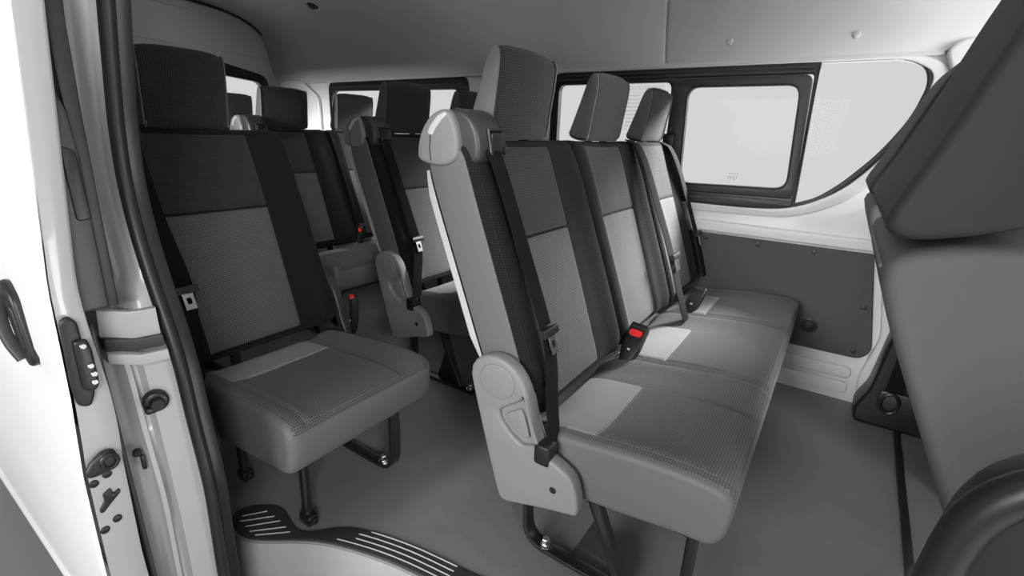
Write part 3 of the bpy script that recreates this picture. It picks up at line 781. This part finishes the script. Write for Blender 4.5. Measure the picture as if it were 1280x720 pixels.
def lining():
    vs, fs = [], []; n = 3
    for z in ZS: vs += [(sx(z) - .025, .350, z), (sx(z) - .12, .358, z), (-1.30, .352, z)]
    fs = [(j * n + i, j * n + i + 1, (j + 1) * n + i + 1, (j + 1) * n + i) for j in range(len(ZS) - 1) for i in range(n - 1)]
    return mesh(vs, fs)
struct(link('trim_12', lining(), M['black'], None, 60))
# striker and small catch on the post
st = thing('door_striker', 'black round striker stud on the grey door post', 'striker', (-.86, .278, .52))
x = sx(.52) - .03
link('base', disc((x - .005, .279, .521), (1, -.25, 0), .020, .016, 18), M['black'], st)
link('pin', join(disc((x + .01, .276, .521), (1, -.25, 0), .012, .014, 12), box(x + .004, x + .018, .256, .272, .506, .518, .003)), M['black'], st)
ct = recentre(link('post_plug', join(disc((sx(.43) - .052, .238, .430), (1, -.4, 0), .007, .010, 12), box(sx(.41) - .05, sx(.41) - .042, .238, .244, .395, .425, .002)), M['black']))
tag(ct, 'small black plug low on the grey door post', 'plug')

# sliding door, pushed back and seen along its outside
DX = -.9
SK = [(1.32, .225), (1.14, .205), (.95, .185), (.77, .166), (.60, .158), (.46, .147), (.27, .141), (.10, .142), (0, .148), (-.02, .152)]
def sk(z):
    for (a, b), (c, d) in zip(SK, SK[1:]):
        if c <= z <= a: return b + (d - b) * (a - z) / (a - c)
    return SK[-1][1] if z < -.02 else SK[0][1]
sd = thing('sliding_door', 'white sliding door pushed back at the left edge with black handle', 'door', (-1.5, .19, -.02))
def door_skin():
    Z = [-.02 + k * .0268 for k in range(51)]
    X = [DX, DX - .004, DX - .012, DX - .03, DX - .2, DX - .4, DX - .6, DX - .9, DX - 1.25]
    D = [.003, .001, 0, 0, 0, 0, 0, .002, .006]
    vs = []; n = len(X)
    for z in Z:
        for x_, d in zip(X, D):
            e = .010 * math.exp(-((z - .60) / .03) ** 2) * sstep(.03, .12, DX - x_)
            vs.append((x_, sk(z) + d + e, z))
    fs = [(j * n + i, j * n + i + 1, (j + 1) * n + i + 1, (j + 1) * n + i) for j in range(len(Z) - 1) for i in range(n - 1) if not (.82 < Z[j] < 1.25 and X[i] < DX - .15)]
    return mesh(vs, fs)
link('outer_skin', door_skin(), M['white'], sd, 60)
link('bottom_roll', tube([(DX - .006, sk(0) + .004, -.018), (DX - 1.25, sk(0) + .006, -.018)], .011, 10, ref=Vector((0, 0, 1))), M['white'], sd, 60)
def edge_face():
    Z = [-.02 + k * .0268 for k in range(51)]
    prof = [(0, .008), (.0, .024), (-.001, .050), (-.004, .058), (-.02, .062), (-1.2, .064)]
    vs = []; n = len(prof)
    for z in Z:
        wf = (.036 + .022 * sstep(.85, .45, z) if False else .036 + .020 * (1 - sstep(.5, .78, z))) / .058
        for a, y in prof: vs.append((DX + a, sk(z) + y * wf, z))
    fs = [(j * n + i, j * n + i + 1, (j + 1) * n + i + 1, (j + 1) * n + i) for j in range(len(Z) - 1) for i in range(n - 1) if not (.80 < Z[j] and i == n - 2)]
    return mesh(vs, fs)
link('door_glass', sweep([(DX - .19, sk(z) + .012, z) for z in (.81, .9, 1.0, 1.1, 1.2, 1.27)], [(0, 0), (0, .004), (1.06, .004), (1.06, 0)], ref=Vector((-1, 0, 0))), M['glass'], sd, 0)
link('edge_panel', edge_face(), M['jamb'], sd, 50)
# dark inner trim with pull recess along the upper inside of the edge
def inner_trim():
    out = [(.215, 1.075), (.232, 1.04), (.240, 1.01), (.243, .95), (.240, .86), (.238, .78), (.236, .72), (.200, .72), (.203, .84), (.210, .95)]
    return plate(rounded(out, .006), (), DX - .05, DX - .012, 'YZ', .004)
it = link('inner_trim', inner_trim(), M['cover_dark'], sd)
link('pull_recess', plate(rounded([(.222, .965), (.238, .957), (.239, .86), (.221, .858)], .006), (), DX - .014, DX - .008, 'YZ', .002), M['black'], it)
link('window_edge', plate([(.252, 1.32), (.272, 1.32), (.258, 1.0), (.250, .72), (.236, .72), (.240, 1.0), (.240, 1.07)], (), DX - .06, DX - .02, 'YZ', .002), M['rubber'], sd)
link('inner_board', plate(rounded([(DX - .02, .70), (DX - .02, -.0), (DX - 1.2, -.0), (DX - 1.2, .70)], .02), (), .206, .214, 'XZ', .003), M['cover_dark'], sd)
# outer handle
h = link('outer_handle', plate(rounded([(-1.135, .735), (-1.10, .75), (-1.06, .725), (-1.035, .615), (-1.065, .60), (-1.10, .625)], .015), (), .152, .166, 'XZ', .006, 3), M['black'], sd)
link('grip', bar(smooth_path([(-1.118, .154, .715), (-1.11, .143, .70), (-1.09, .140, .65), (-1.075, .150, .615)], 2), .016, .018, ref=Vector((0, 1, 0))), M['cover_dark'], h)
link('handle_recess', plate(rounded([(-1.098, .715), (-1.068, .71), (-1.052, .632), (-1.078, .63)], .01), (), .150, .156, 'XZ', .002), M['black'], h)
# latch terminal, buffer, holes on the edge face
E0 = DX + .001
lt = link('contact_plate', plate(rounded([(.169, .722), (.180, .728), (.189, .716), (.189, .60), (.180, .578), (.165, .585), (.163, .62)], .009), (), E0, E0 + .010, 'YZ', .004), M['rubber'], sd)
link('contact_block', plate(rounded([(.177, .69), (.193, .69), (.196, .67), (.195, .615), (.188, .605), (.175, .61)], .006), (), E0 + .008, E0 + .018, 'YZ', .004), M['black'], lt)
for y, z in ((.186, .681), (.189, .648), (.1905, .634), (.189, .621)):
    link('contact_pin', disc((E0 + .016, y, z), (1, -.1, 0), .0042, .006, 12), M['steel'], lt)
bf = link('buffer', plate(rounded([(.151, .470), (.160, .486), (.178, .498), (.193, .494), (.196, .476), (.188, .462), (.170, .458), (.154, .460)], .008), (), E0, E0 + .012, 'YZ', .005), M['rubber'], sd)
link('buffer_ring', sweep([Vector((E0 + .013, .183 + .010 * math.cos(t), .478 + .012 * math.sin(t))) for t in [2 * PI * k / 20 for k in range(20)]], circ(.0035, 8), closed=True, ref=Vector((1, 0, 0))), M['black'], bf)
for y, z in ((.1595, .443), (.178, .450), (.1575, .352), (.176, .362)):
    link('hole_plug', disc((E0 - .002, y, z), (1, 0, 0), .0065, .004, 14), M['black'], sd)
link('latch_slot', plate(rounded([(.157, .388), (.158, .394), (.166, .404), (.166, .418), (.177, .424), (.179, .411), (.188, .416), (.188, .409), (.172, .396), (.162, .386)], .002), (), E0 - .002, E0 + .003, 'YZ', .001), M['black'], sd)

# ------------------------------------------------------------------ floor, step, studio ground
fe = [(-3.6, .40), (-1.30, .40), (-1.20, .43), (-1.175, .47), (-1.166, .497), (-1.126, .530), (-1.09, .543), (-1.048, .534), (-.992, .520), (-.958, .538), (-.905, .600), (-.82, .637), (-.58, .685), (-.45, .705), (-.30, .72), (1.0, .78), (1.0, 2.26), (-3.6, 2.26)]
fe = [Vector(p) for p in fe[:1]] + chaikin(fe[1:15], 2, closed=False) + [Vector(p) for p in fe[15:]]
struct(link('floor', plate(fe, (), -.04, 0, 'XY'), M['floor'], None, 20))
stp = thing('entry_step', 'ribbed grey plastic step moulding at the foot of the door opening', 'step', (-.6, .5, -.2))
inner = [(-1.182, .468), (-1.174, .499), (-1.128, .538), (-1.09, .549), (-1.048, .540), (-.992, .526), (-.958, .543), (-.907, .606), (-.82, .642), (-.58, .69), (-.30, .725), (.40, .765)]
outer = [(-1.182, .464), (-1.168, .444), (-1.122, .430), (-1.077, .431), (-1.029, .456), (-.967, .504), (-.917, .535), (-.854, .562), (-.744, .595), (-.631, .616), (-.30, .655), (.40, .70)]
ci = chaikin(inner, 2, closed=False); co = chaikin(outer, 2, closed=False)
link('tread_plate', plate(ci + co[::-1], (), -.02, .006, 'XY', .005, 2), M['tread'], stp, 50)
# riser and step well
def riser():
    vs, fs = [], []; prof = [(0, -.004), (.006, -.02), (.012, -.06), (.02, -.12), (.03, -.20)]
    n = len(co)
    for k, (d, z) in enumerate(prof):
        for i, q in enumerate(co):
            t = co[min(i + 1, n - 1)] - co[max(i - 1, 0)]; t.normalize(); nn = Vector((t.y, -t.x))
            vs.append((q.x + nn.x * d, q.y + nn.y * d, z))
    fs = [(k * n + i, k * n + i + 1, (k + 1) * n + i + 1, (k + 1) * n + i) for k in range(len(prof) - 1) for i in range(n - 1)]
    return mesh(vs, fs)
link('riser', riser(), M['step'], stp, 60)
link('edge_bead', tube([Vector((q.x, q.y - .002, .001)) for q in co], .004, 8, ref=Vector((0, 0, 1))), M['cover'], stp, 60)
link('step_floor', plate([(-1.25, .25), (-1.25, .42), (-1.05, .47), (-.9, .57), (-.65, .62), (.40, .70), (.40, .25)], (), -.21, -.195, 'XY'), M['step'], stp)
link('recess', plate(rounded([(-.99, .46), (-.84, .53), (-.55, .60), (.3, .66), (.3, .40), (-.9, .40)], .03), (), -.197, -.190, 'XY', .003), M['tread'], stp)
def at_len(c, s):
    L = 0
    for a, b in zip(c, c[1:]):
        d = (b - a).length
        if L + d >= s: return a.lerp(b, (s - L) / d)
        L += d
    return c[-1]
def clen(c): return sum((b - a).length for a, b in zip(c, c[1:]))
# front run of ribs follows the edge, rear pad has crosswise ribs
def offs(c, d):
    n = len(c); r = []
    for i, q in enumerate(c):
        t = c[min(i + 1, n - 1)] - c[max(i - 1, 0)]; t.normalize(); r.append(Vector((q.x - t.y * d, q.y + t.x * d)))
    return r
for k in range(4):
    cc = [q for q in offs(co, .015 + .015 * k) if q.x > -.885 + .015 * (k % 2) + .01 * k]
    a = [q for q in cc if q.x < -.52]; b = [q for q in cc if q.x > -.50]
    for seg in (a, b):
        if len(seg) > 1: link('grip_rib', tube([Vector((q.x, q.y, .0065)) for q in seg], .0016, 6, ref=Vector((0, 0, 1))), M['strip'], stp)
for k in range(5):
    (ax, ay), (bx_, by) = (((-1.149, .467), (-1.113, .515)), ((-1.135, .455), (-1.081, .516)), ((-1.108, .453), (-1.054, .516)), ((-1.083, .451), (-1.023, .513)), ((-1.060, .453), (-.999, .510)))[k]
    link('grip_rib', tube([(ax, ay, .0065), (bx_, by, .0065)], .0016, 6, ref=Vector((0, 0, 1))), M['strip'], stp)
# seam cover across the floor ahead of the bench
fs_ = recentre(link('floor_seam_strip', bar([(.322, .80, .003), (.325, 1.31, .003), (.342, 2.05, .003)], .02, .008, ref=Vector((1, 0, 0))), M['rubber']))
tag(fs_, 'thin black seam strip across the floor behind the front seats', 'strip')
gr = struct(link('ground', plate([(-9, -5), (7, -5), (7, 9), (-9, 9)], (), -.60, -.55, 'XY'), M['ground'], None, 0))

# ------------------------------------------------------------------ light
w = bpy.data.worlds.new('studio'); SC.world = w; w.use_nodes = True
wt = w.node_tree; bg = wt.nodes['Background']; bg.inputs[1].default_value = 1
# white cyclorama behind the van, world dimmed on the camera side to darken the interior
wc = wt.nodes.new('ShaderNodeTexCoord'); wx = wt.nodes.new('ShaderNodeSeparateXYZ'); wm = wt.nodes.new('ShaderNodeMapRange')
wm.interpolation_type = 'SMOOTHSTEP'
for k_, v_ in zip(('From Min', 'From Max', 'To Min', 'To Max'), (-.55, .05, .20, .76)): wm.inputs[k_].default_value = v_
wt.links.new(wc.outputs['Generated'], wx.inputs[0]); wt.links.new(wx.outputs[1], wm.inputs[0]); wt.links.new(wm.outputs[0], bg.inputs[0])
def area(name, loc, to, size, power, sy=None):
    l = bpy.data.lights.new(name, 'AREA'); l.energy = power; l.size = size
    if sy: l.shape = 'RECTANGLE'; l.size_y = sy
    o = bpy.data.objects.new(name, l); COL.objects.link(o); o.location = loc
    o.rotation_euler = (Vector(to) - Vector(loc)).to_track_quat('-Z', 'Y').to_euler(); return o
area('added_light', (1.9, 1.4, -.25), (-1.1, 1.7, 1.35), 1.2, 32, 1.2).data.spread = math.radians(80)  # added uplight, out of view, brightens the front of the ceiling
area('added_light', (-1.0, -3.0, 1.7), (-.45, .9, .5), 1.8, 18).data.spread = math.radians(52)  # added key through the door opening, lifts the bench side and far wall
area('added_light', (3.4, -2.4, 2.5), (-.9, .6, .4), 1.6, 185)  # added unseen light for the door post and the single seat
area('added_light', (1.6, 4.9, 3.3), (-.4, 1.6, .5), 1.7, 1850)  # added above the window view, brightens the wall-side seats and floor
area('added_light', (-2.1, -3.2, 1.5), (-3.1, 2.2, .98), 1.0, 42).data.spread = math.radians(42)  # added narrow beam that brightens the D pillar and tailgate

# ------------------------------------------------------------------ camera
cam = bpy.data.cameras.new('camera'); co_ = bpy.data.objects.new('camera', cam); COL.objects.link(co_)
yaw, pit, rol = math.radians(33.6), math.radians(17.85), math.radians(1.9)
hh = Vector((-math.sin(yaw), math.cos(yaw), 0)); rr = Vector((math.cos(yaw), math.sin(yaw), 0)); zz = Vector((0, 0, 1))
ff = hh * math.cos(pit) - zz * math.sin(pit); uu = hh * math.sin(pit) + zz * math.cos(pit)
r2 = rr * math.cos(rol) + uu * math.sin(rol); u2 = -rr * math.sin(rol) + uu * math.cos(rol)
mt = Matrix((r2, u2, -ff)).transposed().to_4x4(); mt.translation = Vector((0, 0, 1.0))
co_.matrix_world = mt
cam.sensor_width = 36; cam.lens = 600 / 1280 * 36; cam.clip_start = .02
SC.camera = co_
SC.view_settings.view_transform = 'Standard'; SC.view_settings.look = 'None'
SC.view_settings.gamma = 1; SC.view_settings.use_curve_mapping = False
SC.view_settings.exposure = 0.0
